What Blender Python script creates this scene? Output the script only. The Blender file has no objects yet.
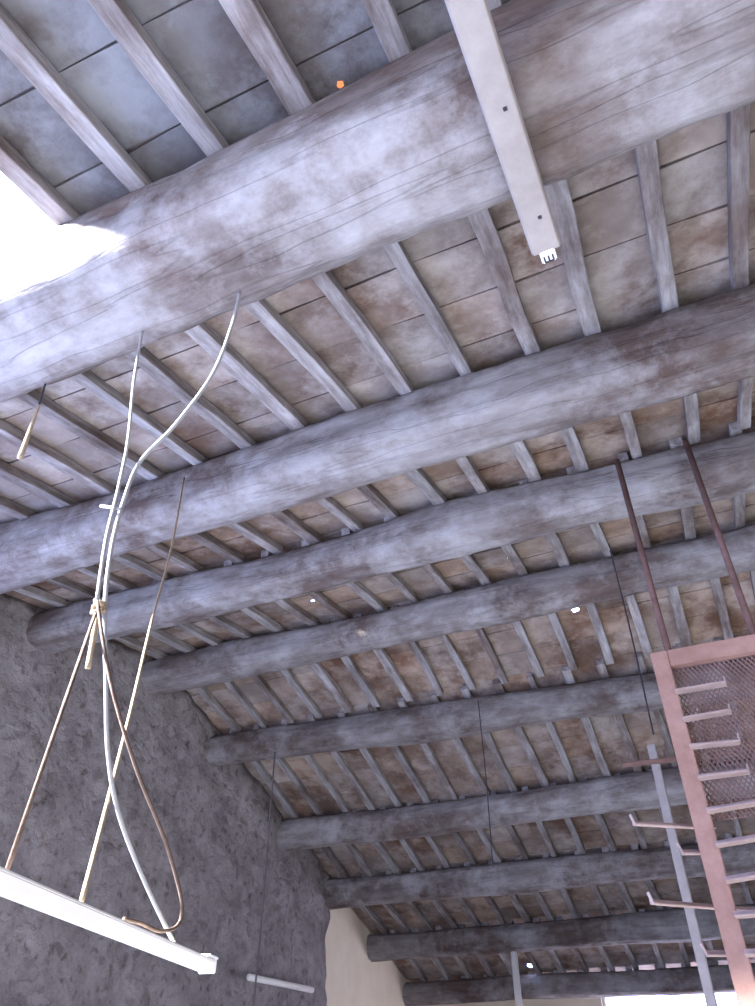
import bpy, bmesh, math, random
from mathutils import Vector, Matrix, noise
random.seed(7)
CZ=1.6
bpy.context.scene.view_settings.view_transform='Standard'
PITCH=math.radians(38.9); YAW=math.radians(24.0); F=750.0
cam=bpy.data.cameras.new('camera'); co=bpy.data.objects.new('camera',cam)
bpy.context.scene.collection.objects.link(co); bpy.context.scene.camera=co
co.location=(0,0,CZ); co.rotation_euler=(math.pi/2+PITCH,0,YAW)
cam.sensor_fit='VERTICAL'; cam.sensor_height=36; cam.lens=F/1006*36; cam.clip_start=0.02
def ray(px,py):
    u=px-377.5; v=py-503
    h=F*math.cos(PITCH)+v*math.sin(PITCH); z=F*math.sin(PITCH)-v*math.cos(PITCH)
    return Vector((u*math.cos(YAW)-h*math.sin(YAW), u*math.sin(YAW)+h*math.cos(YAW), z))
def PY(px,py,Y):
    d=ray(px,py); d*=Y/d.y; return d+Vector((0,0,CZ))
def PX(px,py,X):
    d=ray(px,py); d*=X/d.x; return d+Vector((0,0,CZ))
def PZ(px,py,Z):
    d=ray(px,py); d*=(Z-CZ)/d.z; return d+Vector((0,0,CZ))

# ---------- materials
def ramp(N,cols,lo=0.32,hi=0.68):
    r=N.new('ShaderNodeValToRGB'); e=r.color_ramp.elements; k=len(cols)
    pos=[lo+(hi-lo)*i/(k-1) for i in range(k)]
    e[0].position=pos[0]; e[0].color=(*cols[0],1); e[1].position=pos[-1]; e[1].color=(*cols[-1],1)
    for i in range(1,k-1):
        x=e.new(pos[i]); x.color=(*cols[i],1)
    return r
def mat(name, cols, scale=6, stretch=(1,1,1), bump=0.3, rough=0.9, bscale=None, attr=None, metallic=0, stain=None, bdist=0.02, offs=False, lo=0.32, hi=0.68, lime=None, crack=False):
    m=bpy.data.materials.new(name); m.use_nodes=True
    nt=m.node_tree; N=nt.nodes; L=nt.links; b=N['Principled BSDF']
    b.inputs['Roughness'].default_value=rough; b.inputs['Metallic'].default_value=metallic
    b.inputs['Specular IOR Level'].default_value=0.2
    tc=N.new('ShaderNodeTexCoord'); mp=N.new('ShaderNodeMapping'); mp.inputs['Scale'].default_value=stretch
    src=tc.outputs['Object']
    if offs:
        oi=N.new('ShaderNodeObjectInfo'); sc=N.new('ShaderNodeVectorMath'); sc.operation='SCALE'; sc.inputs[0].default_value=(37,19,53)
        L.new(oi.outputs['Random'],sc.inputs['Scale']); ad=N.new('ShaderNodeVectorMath'); ad.operation='ADD'
        L.new(src,ad.inputs[0]); L.new(sc.outputs[0],ad.inputs[1]); src=ad.outputs[0]
    L.new(src,mp.inputs['Vector'])
    n1=N.new('ShaderNodeTexNoise'); n1.inputs['Scale'].default_value=scale; n1.inputs['Detail'].default_value=10; n1.inputs['Roughness'].default_value=0.66
    L.new(mp.outputs['Vector'],n1.inputs['Vector'])
    r=ramp(N,cols,lo,hi); L.new(n1.outputs['Fac'],r.inputs['Fac'])
    out=r.outputs['Color']
    if stain:
        n3=N.new('ShaderNodeTexNoise'); n3.inputs['Scale'].default_value=stain[0]; n3.inputs['Detail'].default_value=9; n3.inputs['Roughness'].default_value=0.68
        ms=N.new('ShaderNodeMapping'); ms.inputs['Scale'].default_value=tuple(0.5+0.5*s/max(stretch) for s in stretch)
        L.new(src,ms.inputs['Vector']); L.new(ms.outputs['Vector'],n3.inputs['Vector'])
        r3=ramp(N,[stain[1],(1,1,1)],stain[2],stain[3]); L.new(n3.outputs['Fac'],r3.inputs['Fac'])
        mx=N.new('ShaderNodeMix'); mx.data_type='RGBA'; mx.blend_type='MULTIPLY'; mx.inputs[0].default_value=1
        L.new(out,mx.inputs[6]); L.new(r3.outputs['Color'],mx.inputs[7]); out=mx.outputs[2]
    if lime:
        n4=N.new('ShaderNodeTexNoise'); n4.inputs['Scale'].default_value=lime[0]; n4.inputs['Detail'].default_value=10; n4.inputs['Roughness'].default_value=0.70
        o4=N.new('ShaderNodeVectorMath'); o4.operation='ADD'; o4.inputs[1].default_value=(11.3,4.7,8.1); L.new(src,o4.inputs[0]); L.new(o4.outputs[0],n4.inputs['Vector'])
        r4=ramp(N,[(0,0,0),(lime[2],)*3],0.48,0.64); L.new(n4.outputs['Fac'],r4.inputs['Fac'])
        mx=N.new('ShaderNodeMix'); mx.data_type='RGBA'
        L.new(r4.outputs['Color'],mx.inputs[0]); L.new(out,mx.inputs[6]); mx.inputs[7].default_value=(*lime[1],1); out=mx.outputs[2]
    ck=None
    if crack:
        mc=N.new('ShaderNodeMapping'); mc.inputs['Scale'].default_value=(0.5,7,7); L.new(src,mc.inputs['Vector'])
        n6=N.new('ShaderNodeTexNoise'); n6.inputs['Scale'].default_value=1.3; n6.inputs['Detail'].default_value=2; L.new(mc.outputs['Vector'],n6.inputs['Vector'])
        s1=N.new('ShaderNodeMath'); s1.operation='SUBTRACT'; s1.inputs[1].default_value=0.5; L.new(n6.outputs['Fac'],s1.inputs[0])
        s2=N.new('ShaderNodeMath'); s2.operation='ABSOLUTE'; L.new(s1.outputs[0],s2.inputs[0])
        ck=N.new('ShaderNodeMapRange'); ck.inputs['From Max'].default_value=0.016; ck.inputs['To Min'].default_value=0.80; L.new(s2.outputs[0],ck.inputs['Value'])
        mx=N.new('ShaderNodeMix'); mx.data_type='RGBA'; mx.blend_type='MULTIPLY'; mx.inputs[0].default_value=1
        L.new(out,mx.inputs[6]); L.new(ck.outputs[0],mx.inputs[7]); out=mx.outputs[2]
    if attr:
        at=N.new('ShaderNodeAttribute'); at.attribute_name=attr
        mx=N.new('ShaderNodeMix'); mx.data_type='RGBA'; mx.blend_type='MULTIPLY'; mx.inputs[0].default_value=1
        L.new(out,mx.inputs[6]); L.new(at.outputs['Color'],mx.inputs[7]); out=mx.outputs[2]
    if offs:
        mr=N.new('ShaderNodeMapRange'); mr.inputs['To Min'].default_value=0.85; mr.inputs['To Max'].default_value=1.15; L.new(oi.outputs['Random'],mr.inputs['Value'])
        mx=N.new('ShaderNodeMix'); mx.data_type='RGBA'; mx.blend_type='MULTIPLY'; mx.inputs[0].default_value=1
        L.new(out,mx.inputs[6]); L.new(mr.outputs[0],mx.inputs[7]); out=mx.outputs[2]
    L.new(out,b.inputs['Base Color'])
    if bump>0:
        n2=N.new('ShaderNodeTexNoise'); n2.inputs['Scale'].default_value=bscale or scale*5; n2.inputs['Detail'].default_value=8
        L.new(mp.outputs['Vector'],n2.inputs['Vector'])
        bp=N.new('ShaderNodeBump'); bp.inputs['Strength'].default_value=bump; bp.inputs['Distance'].default_value=bdist
        hsrc=n2.outputs['Fac']
        if ck:
            a2=N.new('ShaderNodeMath'); a2.operation='MULTIPLY_ADD'; a2.inputs[1].default_value=0.6; L.new(ck.outputs[0],a2.inputs[0]); L.new(hsrc,a2.inputs[2]); hsrc=a2.outputs[0]
        L.new(hsrc,bp.inputs['Height']); L.new(bp.outputs['Normal'],b.inputs['Normal'])
    return m
M_log=mat('old_timber',[(0.15,0.125,0.11),(0.21,0.18,0.165),(0.27,0.245,0.23),(0.35,0.32,0.305)],scale=3.5,stretch=(0.55,1.7,1.7),bump=0.5,bscale=7,bdist=0.03,
          stain=(1.6,(0.48,0.385,0.34),0.40,0.57),offs=True,lo=.28,hi=.72,lime=(2.0,(0.43,0.41,0.395),0.6),crack=True)
M_joist=mat('joist_timber',[(0.18,0.155,0.14),(0.31,0.28,0.265),(0.46,0.43,0.41)],scale=5,stretch=(4,0.5,4),bump=0.4,bscale=14,stain=(1.6,(0.5,0.42,0.38),0.38,0.55),offs=True)
M_tile=mat('clay_tile',[(0.19,0.155,0.135),(0.26,0.22,0.195),(0.36,0.315,0.28)],scale=2.2,bump=0.3,attr='tint',stain=(1.5,(0.52,0.40,0.34),0.38,0.56),lime=(2.4,(0.46,0.42,0.385),0.7))
M_cover=mat('roof_mortar',[(0.13,0.105,0.095),(0.20,0.17,0.155)],scale=6,bump=0)
M_plaster=mat('cream_plaster',[(0.80,0.69,0.51),(0.88,0.77,0.59)],scale=3,bump=0.1)
M_floor=mat('concrete_floor',[(0.18,0.18,0.19),(0.25,0.25,0.26)],scale=2,bump=0.2)
M_white=mat('painted_white_metal',[(0.94,0.90,0.80),(0.97,0.93,0.84)],scale=8,bump=0,rough=0.5)
M_grey=mat('dusty_metal',[(0.29,0.25,0.215),(0.38,0.335,0.295)],scale=9,bump=0.05,rough=0.6)
M_pink=mat('oxide_red_paint',[(0.33,0.18,0.13),(0.45,0.27,0.205)],scale=9,bump=0.1,rough=0.8)
M_rung=mat('dusty_pink_steel',[(0.36,0.25,0.21),(0.50,0.37,0.32)],scale=9,bump=0.1,rough=0.8)
M_mesh=mat('brown_mesh_steel',[(0.18,0.10,0.08),(0.27,0.165,0.135)],scale=9,bump=0.1,rough=0.8)
M_rust=mat('rusty_steel',[(0.10,0.055,0.045),(0.19,0.11,0.095)],scale=12,bump=0.1)
M_cable=mat('cream_cable',[(0.27,0.26,0.25),(0.33,0.32,0.31)],scale=9,bump=0,rough=0.9)
M_tan=mat('tan_cord',[(0.30,0.22,0.14),(0.40,0.31,0.20)],scale=30,bump=0.1)
M_brown=mat('brown_rope',[(0.09,0.06,0.045),(0.16,0.11,0.085)],scale=30,bump=0.2)
M_dark=mat('dark_cable',[(0.03,0.03,0.04),(0.06,0.055,0.06)],scale=9,bump=0)
M_conduit=mat('dull_conduit',[(0.11,0.095,0.09),(0.15,0.13,0.125)],scale=9,bump=0)
M_plug=mat('white_plastic',[(0.88,0.87,0.84),(0.93,0.92,0.9)],scale=9,bump=0,rough=0.4)
def orange():
    m=bpy.data.materials.new('thin_terracotta'); m.use_nodes=True; N=m.node_tree.nodes; L=m.node_tree.links
    t=N.new('ShaderNodeBsdfTranslucent'); n=N.new('ShaderNodeTexNoise'); r=ramp(N,[(0.15,0.028,0.008),(0.20,0.04,0.012)]); L.new(n.outputs['Fac'],r.inputs['Fac']); L.new(r.outputs['Color'],t.inputs['Color'])
    L.new(t.outputs[0],N['Material Output'].inputs['Surface']); return m
M_orange=orange()
def stone_mat():
    m=bpy.data.materials.new('rubble_stone'); m.use_nodes=True
    nt=m.node_tree; N=nt.nodes; L=nt.links; b=N['Principled BSDF']; b.inputs['Roughness'].default_value=0.95; b.inputs['Specular IOR Level'].default_value=0.1
    tc=N.new('ShaderNodeTexCoord')
    n0=N.new('ShaderNodeTexNoise'); n0.inputs['Scale'].default_value=6; n0.inputs['Detail'].default_value=8; n0.inputs['Roughness'].default_value=0.65
    L.new(tc.outputs['Object'],n0.inputs['Vector'])
    mx=N.new('ShaderNodeMix'); mx.data_type='VECTOR'; mx.inputs[0].default_value=0.22
    L.new(tc.outputs['Object'],mx.inputs[4]); L.new(n0.outputs['Color'],mx.inputs[5])
    mp=N.new('ShaderNodeMapping'); mp.inputs['Scale'].default_value=(1,1,1.5); L.new(mx.outputs[1],mp.inputs['Vector'])
    v=N.new('ShaderNodeTexVoronoi'); v.inputs['Scale'].default_value=8.5; v.feature='F1'; L.new(mp.outputs['Vector'],v.inputs['Vector'])
    n1=N.new('ShaderNodeTexNoise'); n1.inputs['Scale'].default_value=2.2; n1.inputs['Detail'].default_value=12; n1.inputs['Roughness'].default_value=0.76
    L.new(tc.outputs['Object'],n1.inputs['Vector'])
    e=N.new('ShaderNodeMapRange'); e.interpolation_type='SMOOTHSTEP'; e.inputs['From Min'].default_value=0.25; e.inputs['From Max'].default_value=0.65; L.new(v.outputs['Distance'],e.inputs['Value'])
    stone=ramp(N,[(0.19,0.165,0.155),(0.27,0.24,0.23),(0.36,0.325,0.31)],0.3,0.7)
    sep=N.new('ShaderNodeSeparateColor'); L.new(v.outputs['Color'],sep.inputs[0])
    avg=N.new('ShaderNodeMath'); avg.operation='MULTIPLY_ADD'; avg.inputs[1].default_value=0.35; L.new(sep.outputs[0],avg.inputs[0])
    hf=N.new('ShaderNodeMath'); hf.operation='MULTIPLY'; hf.inputs[1].default_value=0.65; L.new(n1.outputs['Fac'],hf.inputs[0]); L.new(hf.outputs[0],avg.inputs[2])
    L.new(avg.outputs[0],stone.inputs['Fac'])
    mort=ramp(N,[(0.18,0.155,0.15),(0.40,0.365,0.35)],0.35,0.65); L.new(n1.outputs['Fac'],mort.inputs['Fac'])
    m2=N.new('ShaderNodeMix'); m2.data_type='RGBA'; L.new(e.outputs[0],m2.inputs[0]); L.new(stone.outputs['Color'],m2.inputs[6]); L.new(mort.outputs['Color'],m2.inputs[7])
    n5=N.new('ShaderNodeTexNoise'); n5.inputs['Scale'].default_value=11; n5.inputs['Detail'].default_value=4; L.new(tc.outputs['Object'],n5.inputs['Vector'])
    r5=ramp(N,[(0.6,0.55,0.55),(1,1,1)],0.31,0.42); L.new(n5.outputs['Fac'],r5.inputs['Fac'])
    m3=N.new('ShaderNodeMix'); m3.data_type='RGBA'; m3.blend_type='MULTIPLY'; m3.inputs[0].default_value=1; L.new(m2.outputs[2],m3.inputs[6]); L.new(r5.outputs['Color'],m3.inputs[7])
    L.new(m3.outputs[2],b.inputs['Base Color'])
    sm=N.new('ShaderNodeMath'); sm.operation='MULTIPLY'; sm.inputs[1].default_value=-0.2; L.new(e.outputs[0],sm.inputs[0])
    ad=N.new('ShaderNodeMath'); ad.operation='ADD'; L.new(n1.outputs['Fac'],ad.inputs[0]); L.new(sm.outputs[0],ad.inputs[1])
    bp=N.new('ShaderNodeBump'); bp.inputs['Strength'].default_value=0.6; bp.inputs['Distance'].default_value=0.06
    L.new(ad.outputs[0],bp.inputs['Height']); L.new(bp.outputs['Normal'],b.inputs['Normal'])
    return m
M_stone=stone_mat()

# ---------- helpers
def link(name,me,mt,parent=None,label=None,category=None,group=None,kind=None):
    o=bpy.data.objects.new(name,me); bpy.context.scene.collection.objects.link(o)
    if me and mt: me.materials.append(mt)
    if parent: o.parent=parent
    if label: o['label']=label
    if category: o['category']=category
    if group: o['group']=group
    if kind: o['kind']=kind
    return o
def finish(bm,name,smooth=False):
    me=bpy.data.meshes.new(name); bmesh.ops.recalc_face_normals(bm,faces=bm.faces); bm.to_mesh(me); bm.free()
    if smooth:
        for p in me.polygons: p.use_smooth=True
    return me
def add_box(bm,c,s,bev=0,rot=None):
    r=bmesh.ops.create_cube(bm,size=1)
    vs=r['verts']
    bmesh.ops.scale(bm,vec=s,verts=vs)
    if rot: bmesh.ops.rotate(bm,cent=(0,0,0),matrix=rot,verts=vs)
    bmesh.ops.translate(bm,vec=c,verts=vs)
    if bev>0:
        es=list({e for v in vs for e in v.link_edges})
        bmesh.ops.bevel(bm,geom=es,offset=bev,segments=2,affect='EDGES')
def box_me(name,c,s,bev=0,rot=None):
    bm=bmesh.new(); add_box(bm,c,s,bev,rot); return finish(bm,name)
def smooth_pts(P,n=8):
    P=[Vector(p) for p in P]
    if len(P)<3: return P
    Q=[P[0]*2-P[1]]+P+[P[-1]*2-P[-2]]; out=[]
    for i in range(1,len(Q)-2):
        a,b,c,d=Q[i-1],Q[i],Q[i+1],Q[i+2]
        for k in range(n):
            t=k/n
            out.append(0.5*((2*b)+(c-a)*t+(2*a-5*b+4*c-d)*t*t+(3*b-a-3*c+d)*t**3))
    out.append(P[-1]); return out
def add_tube(bm,P,r,seg=8,n=8,sm=True):
    P=smooth_pts(P,n) if sm else [Vector(p) for p in P]
    prev=None; up=Vector((0.3,0.2,1)).normalized()
    for i,p in enumerate(P):
        t=(P[min(i+1,len(P)-1)]-P[max(i-1,0)]).normalized()
        a=t.cross(up)
        if a.length<0.05: a=t.cross(Vector((1,0,0)))
        a.normalize(); b=t.cross(a).normalized()
        rr=r[0]+(r[1]-r[0])*i/(len(P)-1) if isinstance(r,tuple) else r
        ring=[bm.verts.new(p+rr*(math.cos(2*math.pi*k/seg)*a+math.sin(2*math.pi*k/seg)*b)) for k in range(seg)]
        if prev:
            for k in range(seg): bm.faces.new((prev[k],prev[(k+1)%seg],ring[(k+1)%seg],ring[k]))
        else: bm.faces.new(ring)
        prev=ring
    bm.faces.new(prev[::-1])
def tube_me(name,P,r,seg=8,n=8,sm=True):
    bm=bmesh.new(); add_tube(bm,P,r,seg,n,sm); return finish(bm,name,True)

# ---------- roof data (Y, Zcentre above camera, radius, Y skew per metre)
beams=[(-0.75,2.1,0.2,0),(1.146,2.485,0.226,0),(2.83,2.92,0.185,0),(4.07,3.21,0.165,0.025),(5.56,3.42,0.165,0),(6.80,3.12,0.16,0.055),(8.45,2.585,0.165,0),(9.7,2.18,0.165,0.02),(11.16,1.77,0.16,0),(12.45,1.335,0.145,0)]
XL,XR=-5.0,4.6
def log_me(name,y,z,r,skew,seed,sq,x0,x1):
    bm=bmesh.new(); nx=300; na=44; prev=None
    kk=0.3 if seed==2 else 1.0
    for i in range(nx+1):
        x=x0+(x1-x0)*i/nx
        oy=0.06*kk*noise.noise(Vector((x*0.45,seed*3.1,0)))+skew*(x+5); oz=0.08*kk*noise.noise(Vector((x*0.45,seed*3.1,7)))
        if skew>0.04: oz-=skew*.9*(x+5)
        rr=r*(1+0.14*kk*noise.noise(Vector((x*0.6,seed,2))))
        ring=[]
        for k in range(na):
            a=2*math.pi*k/na; c,s=math.cos(a),math.sin(a)
            q=(abs(c)**sq+abs(s)**sq)**(-1/sq)
            d=1+0.09*kk*noise.noise(Vector((x*1.2,c*1.5+seed*5,s*1.5)))+0.04*noise.noise(Vector((x*6,c*4+seed*5,s*4)))+0.06*noise.noise(Vector((x*0.9,c*9+seed*5,s*9)))
            ring.append(bm.verts.new((x,y+oy+rr*q*c*d,z+oz*0.3+rr*q*s*d)))
        if prev:
            for k in range(na): bm.faces.new((prev[k],prev[(k+1)%na],ring[(k+1)%na],ring[k]))
        else: bm.faces.new(ring)
        prev=ring
    bm.faces.new(prev[::-1])
    return finish(bm,name,True)
for i,(y,z,r,sk) in enumerate(beams):
    sq=4.2 if i<=1 else (3.1 if i<4 else 2.5)
    if i==0: continue
    me=log_me('roof_beam',y,z+CZ,r,sk,i+1,sq,XL-0.12,XR+.05)
    lab='massive squared old timber beam, dusty and stained, beside the roof opening' if i==1 else ('thick rounded log purlin, grey and weathered, carrying roof joists' if i<5 else 'slender rounded log purlin set into the gable wall')
    link('roof_beam',me,M_log,label=lab,category='beam',group='timber roof beams')
SP=0.345; JW=0.074; JH=0.062
tops=[(-4.2,CZ+1.9)]+[(y,z+r+CZ-0.01) for y,z,r,sk in beams]+[(13.7,CZ+1.34)]
HX0,HX1,HY0,HY1=-5.6,-1.70,-2.4,0.88
k0=math.ceil((XL-0.037)/SP)
def roff(i):
    if i<=1: return -0.05
    i-=1
    return 0 if i<2 else (0.045 if i%2==0 else -0.045)
for i in range(1,len(tops)-1):
    (y0,z0),(y1,z1)=tops[i],tops[i+1]
    L=math.hypot(y1-y0,z1-z0)+0.02; ang=math.atan2(z1-z0,y1-y0)
    off=roff(i)
    xmax=1.2 if i<4 else 1.5
    k=k0
    while True:
        x=0.037+SP*k+off; k+=1
        if x>xmax: break
        if i==1 and x<HX1-0.10: continue
        x+=random.uniform(-0.018,0.018)
        bm=bmesh.new(); nseg=10
        w=JW*random.uniform(0.85,1.2)*(1.12 if i==1 else 1); h=JH*random.uniform(0.95,1.0); sd=random.random()*50; prev=None
        prof=[(-.5,.04),(-.46,0),(.46,0),(.5,.04),(.5,.96),(.46,1),(-.46,1),(-.5,.96)]
        for s in range(nseg+1):
            t=(s/nseg-0.5)*L; dx=0.016*noise.noise(Vector((t*1.3,sd,0))); dz=0.006*noise.noise(Vector((t*1.3,sd,5)))
            ring=[bm.verts.new((px*w*(1+0.14*noise.noise(Vector((t*3,sd,px))))+dx,t,pz*h+dz)) for px,pz in prof]
            if prev:
                for q in range(8): bm.faces.new((prev[q],prev[(q+1)%8],ring[(q+1)%8],ring[q]))
            else: bm.faces.new(ring)
            prev=ring
        bm.faces.new(prev[::-1])
        o=link('roof_joist',finish(bm,'roof_joist'),M_joist,label='weathered squared timber joist spanning between roof beams under clay tiles',category='joist',group='roof joists')
        o.location=(x,(y0+y1)/2,(z0+z1)/2); o.rotation_euler=(ang,0,random.uniform(-0.015,0.015))
dots=[(575,609,.034),(510,556,.026),(313,600,.022),(258,616,.026),(429,565,.018),(530,965,.06),(340,83,.013)]
hits=[]
for px,py,s in dots:
    d=ray(px,py)
    for i in range(1,len(tops)-1):
        (y0,z0),(y1,z1)=tops[i],tops[i+1]; z0+=JH+.01; z1+=JH+.01
        m=(z1-z0)/(y1-y0)
        t=(z0-CZ-m*y0)/(d.z-m*d.y)
        if t>0 and y0<=t*d.y<y1:
            hits.append((i,t*d.x,t*d.y,s)); break
bm=bmesh.new(); bc=bmesh.new()
col=bm.loops.layers.float_color.new('tint')
def cquad(b,pts):
    return b.faces.new([b.verts.new(p) for p in pts])
for i in range(len(tops)-1):
    (y0,z0),(y1,z1)=tops[i],tops[i+1]; z0+=JH; z1+=JH
    n=max(2,round((y1-y0)/0.31)); off=roff(i)
    kk=k0-2
    while 0.037+SP*kk<4.9:
        xa=0.037+SP*kk+off; xb=xa+SP; kk+=1
        for j in range(n):
            ta=j/n; tb=(j+1)/n
            def pt(x,t,dz=0): return Vector((x,y0+(y1-y0)*t,z0+(z1-z0)*t+dz))
            ya=y0+(y1-y0)*ta; yb=y0+(y1-y0)*tb
            if i<=1 and xa<HX1-.15 and yb>HY0+.05: continue
            g=0.004/(y1-y0)
            hole=None
            for (hi,hx,hy,hs) in hits:
                if hi==i and xa<=hx<xb and ya<=hy<yb: hole=(hx,hy,hs)
            tint=random.uniform(0.84,1.16); rb=random.uniform(0.96,1.02)
            if i>=2: rb-=.02
            if i>=3: rb-=.05
            if i>=3 and random.random()<0.25: rb-=0.08
            if i<=1: tint*=0.56; rb=1.10  # dim blue light on the nearest rows, painted into the tile tint
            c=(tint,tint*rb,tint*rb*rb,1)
            dz1=random.uniform(0.0,0.012); dz2=random.uniform(0.0,0.012); sk1=random.uniform(-.012,.012)
            fs=[]
            if hole is None:
                a=pt(xa+.004,ta+g,dz1)+Vector((0,sk1,0)); b=pt(xb-.004,ta+g,dz1)-Vector((0,sk1*.5,0)); cc=pt(xb-.004,tb-g,dz2); dd=pt(xa+.004,tb-g,dz2)
                up=Vector((0,0,0.02))
                fs.append(cquad(bm,(a,b,cc,dd)))
                fs.append(cquad(bm,(a,b,b+up,a+up))); fs.append(cquad(bm,(dd,cc,cc+up,dd+up)))
                cquad(bc,(pt(xa,ta,.022),pt(xb,ta,.022),pt(xb,tb,.022),pt(xa,tb,.022)))
            else:
                hx,hy,hs=hole
                W=(y1-y0)
                corners=[(xa,ya),(xb,ya),(xb,yb),(xa,yb)]
                for b_,dz,ex in ((bm,0,0),(bc,.022,.035)):
                    inn=[];out=[]
                    for q in range(12):
                        an=2*math.pi*q/12+.2; rr=hs*random.uniform(.6,1.2)+ex
                        ix=min(max(hx+rr*math.cos(an),xa+.003),xb-.003); iy=min(max(hy+rr*math.sin(an),ya+.003),yb-.003)
                        cx,cy=math.cos(an),math.sin(an)
                        tx=((xb-hx)/cx if cx>1e-6 else ((xa-hx)/cx if cx<-1e-6 else 1e9)); ty=((yb-hy)/cy if cy>1e-6 else ((ya-hy)/cy if cy<-1e-6 else 1e9))
                        tt=min(tx,ty); inn.append((ix,iy)); out.append((hx+cx*tt,hy+cy*tt))
                    P3=lambda p:pt(p[0],(p[1]-y0)/W,dz)
                    for q in range(12):
                        r=(q+1)%12
                        poly=[inn[q],out[q]]
                        a0=math.atan2(out[q][1]-hy,out[q][0]-hx); a1=math.atan2(out[r][1]-hy,out[r][0]-hx)
                        da=(a1-a0)%(2*math.pi)
                        for c_ in corners:
                            ac=(math.atan2(c_[1]-hy,c_[0]-hx)-a0)%(2*math.pi)
                            if 1e-4<ac<da-1e-4: poly.append(c_)
                        poly+= [out[r],inn[r]]
                        f=cquad(b_,[P3(p) for p in poly])
                        if b_ is bm: fs.append(f)
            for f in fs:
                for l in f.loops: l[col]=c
def fin2(b,n):
    me=bpy.data.meshes.new(n); b.to_mesh(me); b.free(); return me
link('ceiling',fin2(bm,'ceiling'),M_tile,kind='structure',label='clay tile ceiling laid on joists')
link('ceiling',fin2(bc,'ceiling_cover'),M_cover,kind='structure',label='dark mortar bed above the tiles')
h=hits[-1]
(y0,z0),(y1,z1)=tops[h[0]],tops[h[0]+1]
hz=z0+JH+(z1-z0)*(h[2]-y0)/(y1-y0)+0.03
bm=bmesh.new(); bm.faces.new([bm.verts.new((h[1]+a,h[2]+b,hz)) for a,b in ((-.07,-.07),(.07,-.06),(.065,.07),(-.07,.06))])
link('tile_fragment',fin2(bm,'tile_fragment'),M_orange,label='thin orange terracotta tile fragment glowing with daylight',category='roof tile')

# ---------- walls
def gable_wall(name,x0,x1,ya,yb,mt,rough=0.0,sgn=1):
    ys=[]; y=ya
    while y<yb: ys.append(y); y+=0.08
    ys.append(yb)
    T=[(-8,tops[0][1])]+tops+[(16,tops[-1][1]-.2)]
    def top(y):
        for a,b in zip(T,T[1:]):
            if a[0]<=y<=b[0]: return a[1]+(b[1]-a[1])*(y-a[0])/(b[0]-a[0])+JH+0.01
    bm=bmesh.new(); nz=64; g=[]
    for y in ys:
        tz=top(y)
        g.append([bm.verts.new((x1+rough*noise.noise(Vector((y*1.7,tz*k/nz*1.7,1)))+rough*.8*noise.noise(Vector((y*5,tz*k/nz*5,1))),y,tz*k/nz)) for k in range(nz+1)])
    for a,b in zip(g,g[1:]):
        for k in range(nz): bm.faces.new((a[k],b[k],b[k+1],a[k+1]))
    back=[(bm.verts.new((x0,y,0)),bm.verts.new((x0,y,top(y)))) for y in ys]
    for i in range(len(ys)-1):
        bm.faces.new((back[i][0],back[i][1],back[i+1][1],back[i+1][0]))
        bm.faces.new((back[i][1],g[i][nz],g[i+1][nz],back[i+1][1]))
        bm.faces.new((back[i][0],g[i][0],g[i+1][0],back[i+1][0]))
    bm.faces.new([back[0][0],back[0][1]]+g[0][::-1]); bm.faces.new([back[-1][0],back[-1][1]]+g[-1][::-1])
    return link(name,finish(bm,name,True),mt,kind='structure')
gable_wall('wall_left',-5.5,-5.0,2.6,9.70,M_stone,0.05)
gable_wall('wall_left_far',-5.5,-5.06,9.70,13.7,M_plaster,0.01)
gable_wall('wall_right',5.0,4.6,-4.2,13.7,M_stone,0.04)
bm=bmesh.new()
ZT=CZ+1.40
wins=[(-2.35,-0.1)]
for a,b in [(-5.5,wins[0][0]),(wins[0][1],4.9)]:
    add_box(bm,((a+b)/2,13.5,ZT/2),(b-a,0.3,ZT))
for a,b in wins:
    add_box(bm,((a+b)/2,13.5,0.5),(b-a,0.3,1.0))
link('wall_back',finish(bm,'wall_back'),M_plaster,kind='structure')
for n,(a,b) in enumerate(wins):
    bm=bmesh.new()
    for x in (a+.02,b-.02): add_box(bm,(x,13.5,(1+ZT)/2),(.035,.05,ZT-1))
    add_box(bm,((a+b)/2,13.5,1.02),(b-a,.05,.04)); add_box(bm,((a+b)/2,13.5,1.9),(b-a,.05,.03))
    link('window_%d'%(n+1),finish(bm,'window'),M_white,kind='structure')
link('floor',box_me('floor',(0,2,-0.05),(24,30,0.1)),M_floor,kind='structure')

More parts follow.
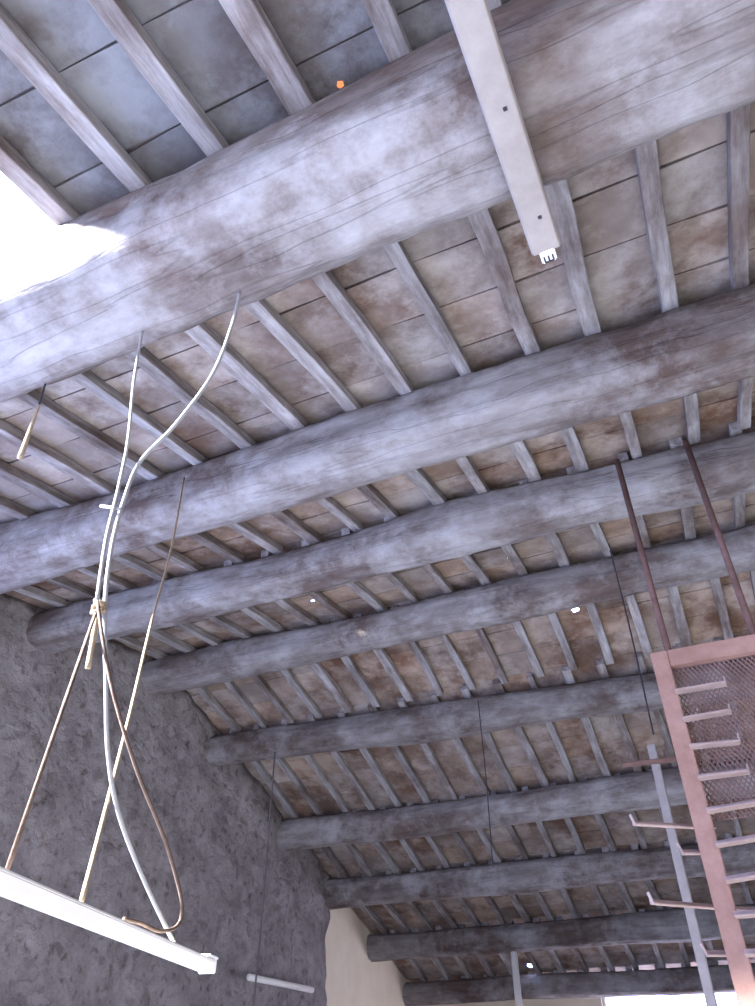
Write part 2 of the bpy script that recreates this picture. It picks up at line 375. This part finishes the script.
# ---------- fluorescent battens
def batten(name,a,b,w,h,label,housing,small=False):
    a=Vector(a); b=Vector(b); d=(b-a); L=d.length; yaw=math.atan2(d.y,d.x)
    e=bpy.data.objects.new(name,None); bpy.context.scene.collection.objects.link(e)
    e.location=(a+b)/2; e.rotation_euler=(0,0,yaw); e['label']=label; e['category']='light fixture'; e.empty_display_size=0.1
    bm=bmesh.new()
    if small: prof=[(-w*.42,0),(-w/2,-h*.2),(-w*.34,-h),(w*.34,-h),(w/2,-h*.2),(w*.42,0)]
    else: prof=[(-w/2,0),(-w/2,-h*.8),(-w*.44,-h),(w*.44,-h),(w/2,-h*.8),(w/2,0)]
    r1=[bm.verts.new((-L/2,y,z)) for y,z in prof]; r2=[bm.verts.new((L/2,y,z)) for y,z in prof]
    for k in range(6): bm.faces.new((r1[k],r1[(k+1)%6],r2[(k+1)%6],r2[k]))
    bm.faces.new(r1); bm.faces.new(r2)
    bmesh.ops.bevel(bm,geom=[x for x in bm.edges],offset=0.002,segments=2,affect='EDGES')
    link('housing',finish(bm,'housing'),housing,parent=e)
    for s in (-1,1):
        bm=bmesh.new()
        if small:
            add_box(bm,(s*(L/2+0.003),0,-h*.5),(0.008,w*1.05,h*1.1),0.002); add_box(bm,(s*(L/2-.02),0,0.004),(0.07,w*1.1,0.006),0.002)
        else:
            add_box(bm,(s*(L/2+0.018),0,-h*.62),(0.045,.05,h*.9),0.004)
        cap=link('end_cap',finish(bm,'end_cap'),M_plug,parent=e,label='white plastic end cap')
        if not small:
            bm=bmesh.new()
            for yy in (-.014,0,.014): add_tube(bm,[(s*(L/2+.012),yy,-h*1.07-.002),(s*(L/2+.034),yy,-h*1.07-.002)],0.0028,6,1,False)
            add_tube(bm,[(s*(L/2+.034),-.014,-h*1.07-.002),(s*(L/2+.034),.014,-h*1.07-.002)],0.0028,6,1,False)
            link('contact_pins',finish(bm,'contact_pins'),M_dark,parent=cap,label='dark contact pins on the white cap')
    if not small:
        bm=bmesh.new()
        for t in (-.45,-.18,.12,.4): add_box(bm,(t*L,-.012,-h-.001),(0.012,0.012,0.004),0.001)
        link('screw',finish(bm,'screw'),M_dark,parent=e,label='dark screw heads along the housing')
    return e
pb=PZ(207,970,CZ+.3); pa=PZ(0,888,CZ+.3)
dd=(pb-pa).normalized(); pa2=pb-dd*1.22; pa2.z=pb.z=CZ+.325
batten('fluorescent_batten_lamp',pa2,pb,0.046,0.032,'slim white fluorescent batten hanging level from ropes and cables',M_white,small=True)
qb=PZ(547,252,CZ+2.19); qa=PZ(465,0,CZ+2.19)
dd=(qb-qa).normalized(); qa2=qb-dd*1.3
batten('fluorescent_batten_lamp',(qa2.x,qa2.y,CZ+2.262),(qb.x,qb.y,CZ+2.262),0.098,0.07,'dusty grey fluorescent batten fixed under the big timber beam',M_grey)

# ---------- ropes and cables
def path(pts): return [PY(x,y,Y) for x,y,Y in pts]
A=path([(240,292,1.25),(232,325,1.25),(212,375,1.26),(175,425,1.27),(140,462,1.28),(124,500,1.29),(112,545,1.3),(105,605,1.32),(106,680,1.38),(108,750,1.45),(118,810,1.55),(142,875,1.7),(174,942,1.83)])
A[-1].z=CZ+.335
link('electric_cable',tube_me('c',A,0.0062),M_cable,label='pale cable curving from the beam to the hanging lamp',category='cable')
B=path([(143,328,1.27),(134,380,1.25),(128,440,1.245),(118,490,1.25),(106,540,1.26),(97,600,1.27),(110,680,1.31),(135,765,1.42),(163,835,1.62),(177,880,1.75),(182,908,1.79),(177,926,1.79),(160,931,1.72),(140,923,1.62),(124,919,1.53)])
link('electric_cable',tube_me('c',B[:6],0.0055),M_cable,label='white cable hanging straight beside a curved cable',category='cable')
link('electric_cable',tube_me('c',B[6-1:],0.0048),M_brown,label='thin brownish cable looping down onto the hanging lamp',category='cable')
C=path([(184,478,2.62),(172,545,2.35),(152,620,2.05),(132,705,1.78),(108,800,1.53),(81,903,1.335)])
link('tan_cord',tube_me('c',C,0.0058),M_tan,label='tan cord from the log beam holding the hanging lamp',category='cord')
D=path([(96,612,1.29),(6,873,1.068)])
rope=link('brown_rope',tube_me('c',D,0.0048,8,1,False),M_brown,label='brown rope knotted to the cables, holding the lamp',category='rope')
K=PY(99,608,1.30)
bm=bmesh.new()
for q in range(3):
    pts=[]
    for s in range(13):
        a=2*math.pi*s/12
        pts.append(K+Vector((0.014*math.cos(a),0.014*math.sin(a),0.010*math.sin(a+q*2)+0.010*(q-1))))
    add_tube(bm,pts,0.0065,6,2)
add_tube(bm,[K,PY(94,635,1.31),PY(88,668,1.31)],0.008,8,6)
link('knot',finish(bm,'knot',True),M_tan,parent=rope,label='tan rope knot with loose tail')
E=[PY(101,506,1.262),PY(121,509,1.262)]
link('cable_tie',tube_me('c',E,0.005),M_cable,label='pale tie wrapped around two cables',category='cable tie')
G=path([(50,362,1.33),(45,385,1.33),(38,408,1.33)])
pend=link('hanging_socket_cable',tube_me('c',G,0.004),M_dark,label='short dark wire with a dangling cream connector',category='cable')
link('connector',tube_me('c',path([(39,405,1.33),(30,430,1.33),(20,458,1.33)]),(0.005,0.011)),M_tan,parent=pend,label='cream plastic connector')
def drop(px,py,Y,zb,r,m,label,name='hanging_wire',cat='wire'):
    p=PY(px,py,Y); q=Vector((p.x,p.y,zb)); mid=(p+q)/2+Vector((.01,0,0))
    link(name,tube_me('c',[p,mid,q],r),m,label=label,category=cat)
drop(605,530,5.35,CZ+2.0,0.006,M_dark,'thin dark cable hanging from a log beam')
drop(478,700,6.75,CZ+1.6,0.005,M_dark,'thin dark wire hanging from a log beam')
drop(275,752,6.6,1.6,0.008,M_conduit,'thin dull conduit hanging against the stone wall')
p=PY(511,925,11.16)
link('support_post',tube_me('c',[(p.x,p.y,0),(p.x,p.y,CZ+1.67)],0.045,12,1,False),M_white,label='slim white pipe post under a log beam',category='post')
w0=PX(249,977,-4.9); w1=PX(312,990,-4.9)
wl=bpy.data.objects.new('wall_tube_lamp',None); bpy.context.scene.collection.objects.link(wl); wl['label']='small white tube lamp mounted on the stone wall'; wl['category']='light fixture'
link('tube',tube_me('c',[w0,w1],0.032,12,1,False),M_white,parent=wl)
for w_ in (w0.lerp(w1,.12),w0.lerp(w1,.88)):
    link('bracket',box_me('b',(w_.x-.045,w_.y,w_.z),(.08,.04,.06),.004),M_grey,parent=wl,label='grey wall bracket')
# ---------- stair frame
S=bpy.data.objects.new('steel_stair_frame',None); bpy.context.scene.collection.objects.link(S)
S['label']='red oxide steel stair cage with rungs and mesh, hung from rods'; S['category']='metal stair'
YS=3.87
def part(name,me,m,label=None): return link(name,me,m,parent=S,label=label)
for x in (-0.05,0.37):
    part('hanger_rod',tube_me('c',[(x,YS,CZ+3.22),(x,YS,CZ+1.8)],0.018,8,1,False),M_rust,'rusty brown hanger rod')
part('post',box_me('post',(-0.1,YS,(CZ+1.865)/2),(0.085,0.05,CZ+1.865),0.004),M_pink)
part('top_rail',box_me('rail',(0.501,YS,CZ+1.82),(1.115,0.05,0.09),0.004),M_pink)
part('post',box_me('post',(1.10,YS,(CZ+1.865)/2),(0.08,0.05,CZ+1.865),0.004),M_pink)
part('back_post',box_me('post',(-0.27,4.3,(CZ+1.55)/2),(0.045,0.04,CZ+1.55),0.004),M_grey,'pale grey back post')
z=1.62
while z>-1.3:
    bm=bmesh.new(); L=random.uniform(0.20,0.24) if z>1.1 else random.uniform(.24,.30); ya=YS-.055; tl=Matrix.Rotation(random.uniform(-.08,.08),3,'Y')
    add_box(bm,Vector((-.07+L/2,ya,CZ+z)),(L,0.062,0.008),0.002,tl)
    add_box(bm,(-.07+L,ya,CZ+z+.012),(0.007,0.062,0.034),0.002)
    add_box(bm,(-.07+L/2,ya+.028,CZ+z+.012),(L,0.006,0.03),0.002,tl)
    part('rung',finish(bm,'rung'),M_rung,'dusty pink bent flat steel rung'); z-=0.143
for n,(a,b) in enumerate([((-.40,3.87,1.33),(-.08,3.9,1.31)),((-.40,3.87,1.04),(-.06,4.1,1.04)),((-.22,3.9,.90),(-.1,3.95,.90)),((-.40,3.95,.72),(.3,4.6,.72)),((-.22,3.9,.50),(-.08,3.95,.50))]):
    a=Vector(a)+Vector((0,0,CZ)); b=Vector(b)+Vector((0,0,CZ))
    bm=bmesh.new(); yaw=math.atan2(b.y-a.y,b.x-a.x); mid=(a+b)/2; R=Matrix.Rotation(yaw,3,'Z'); Lb=(b-a).length
    wd=.060 if n==0 else .034
    add_box(bm,mid,(Lb,wd,0.007),0.002,R)
    add_box(bm,mid+R@Vector((-Lb/2-.004,0,.022)),(0.006,wd*.6,0.05),0.002,R@Matrix.Rotation(-.35,3,'Y'))
    if n==0:
        for q in (-.2,.15): add_box(bm,mid+R@Vector((Lb*q,0,.02)),(0.008,wd*.6,0.05),0.002,R)
    add_box(bm,mid+R@Vector((0,wd/2,.010)),(Lb,0.006,0.022),0.002,R)
    part('bracket',finish(bm,'bracket'),M_rust if n==0 else M_rung)
bm=bmesh.new()
x0,x1,z0,z1=-0.06,1.06,CZ+1.02,CZ+1.78; st=0.022
for sgn in (1,-1):
    xx=x0-(z1-z0)*.6
    while xx<x1:
        ax,az=(xx,z0) ; bx,bz=xx+(z1-z0)*.6,z1
        if sgn<0: az,bz=z1,z0
        f0=max(0,(x0-ax)/(bx-ax)); f1=min(1,(x1-ax)/(bx-ax))
        if f1>f0:
            add_tube(bm,[(ax+(bx-ax)*f0,YS+.03+sgn*.002,az+(bz-az)*f0),(ax+(bx-ax)*f1,YS+.03+sgn*.002,az+(bz-az)*f1)],0.0044,4,1,False)
        xx+=st
part('mesh_panel',finish(bm,'mesh_panel'),M_mesh,'brown rusty expanded metal mesh')

# ---------- light
w=bpy.data.worlds.new('world'); bpy.context.scene.world=w; w.use_nodes=True
N=w.node_tree.nodes; L=w.node_tree.links; bg=N['Background']
tc=N.new('ShaderNodeTexCoord'); sp=N.new('ShaderNodeSeparateXYZ'); L.new(tc.outputs['Generated'],sp.inputs[0])
mr=N.new('ShaderNodeMapRange'); mr.inputs['From Min'].default_value=0.25; mr.inputs['From Max'].default_value=0.6; mr.inputs['To Min'].default_value=2.1; mr.inputs['To Max'].default_value=9.0
L.new(sp.outputs['Z'],mr.inputs['Value'])
my=N.new('ShaderNodeMapRange'); my.inputs['From Min'].default_value=0.4; my.inputs['From Max'].default_value=0.8; my.inputs['To Min'].default_value=0; my.inputs['To Max'].default_value=8.0; L.new(sp.outputs['Y'],my.inputs['Value'])
ad=N.new('ShaderNodeMath'); ad.operation='ADD'; L.new(mr.outputs[0],ad.inputs[0]); L.new(my.outputs[0],ad.inputs[1]); L.new(ad.outputs[0],bg.inputs['Strength'])
mc=N.new('ShaderNodeMapRange'); mc.inputs['From Min'].default_value=-0.7; mc.inputs['From Max'].default_value=0.8; L.new(sp.outputs['X'],mc.inputs['Value'])
mx=N.new('ShaderNodeMix'); mx.data_type='RGBA'; L.new(mc.outputs[0],mx.inputs[0]); mx.inputs[6].default_value=(0.26,0.41,1.0,1); mx.inputs[7].default_value=(0.66,0.68,1.0,1)
L.new(mx.outputs[2],bg.inputs['Color'])
sl=bpy.data.lights.new('sun','SUN'); sl.energy=72; sl.angle=0.10; sl.color=(0.90,0.94,1.0)
so=bpy.data.objects.new('sun',sl); bpy.context.scene.collection.objects.link(so)
so.rotation_euler=Vector((0.62,0.60,-0.44)).to_track_quat('-Z','Y').to_euler()
al=bpy.data.lights.new('window_light','AREA'); al.shape='RECTANGLE'; al.size=5; al.size_y=2.2; al.energy=330; al.color=(0.18,0.34,1.0)  # added out-of-view fill lamp, casts blue across the roof from the left
ao=bpy.data.objects.new('window_light',al); bpy.context.scene.collection.objects.link(ao)
ao.location=(-4.9,0.0,1.6); ao.rotation_euler=Vector((1,0.25,0.45)).to_track_quat('-Z','Y').to_euler()
al=bpy.data.lights.new('far_window_light','AREA'); al.shape='RECTANGLE'; al.size=2.2; al.size_y=1.4; al.energy=110; al.color=(0.80,0.76,1.0)
ao=bpy.data.objects.new('far_window_light',al); bpy.context.scene.collection.objects.link(ao)
ao.location=(-1.2,13.25,1.75); ao.rotation_euler=Vector((-0.15,-1,0.0)).to_track_quat('-Z','Y').to_euler()
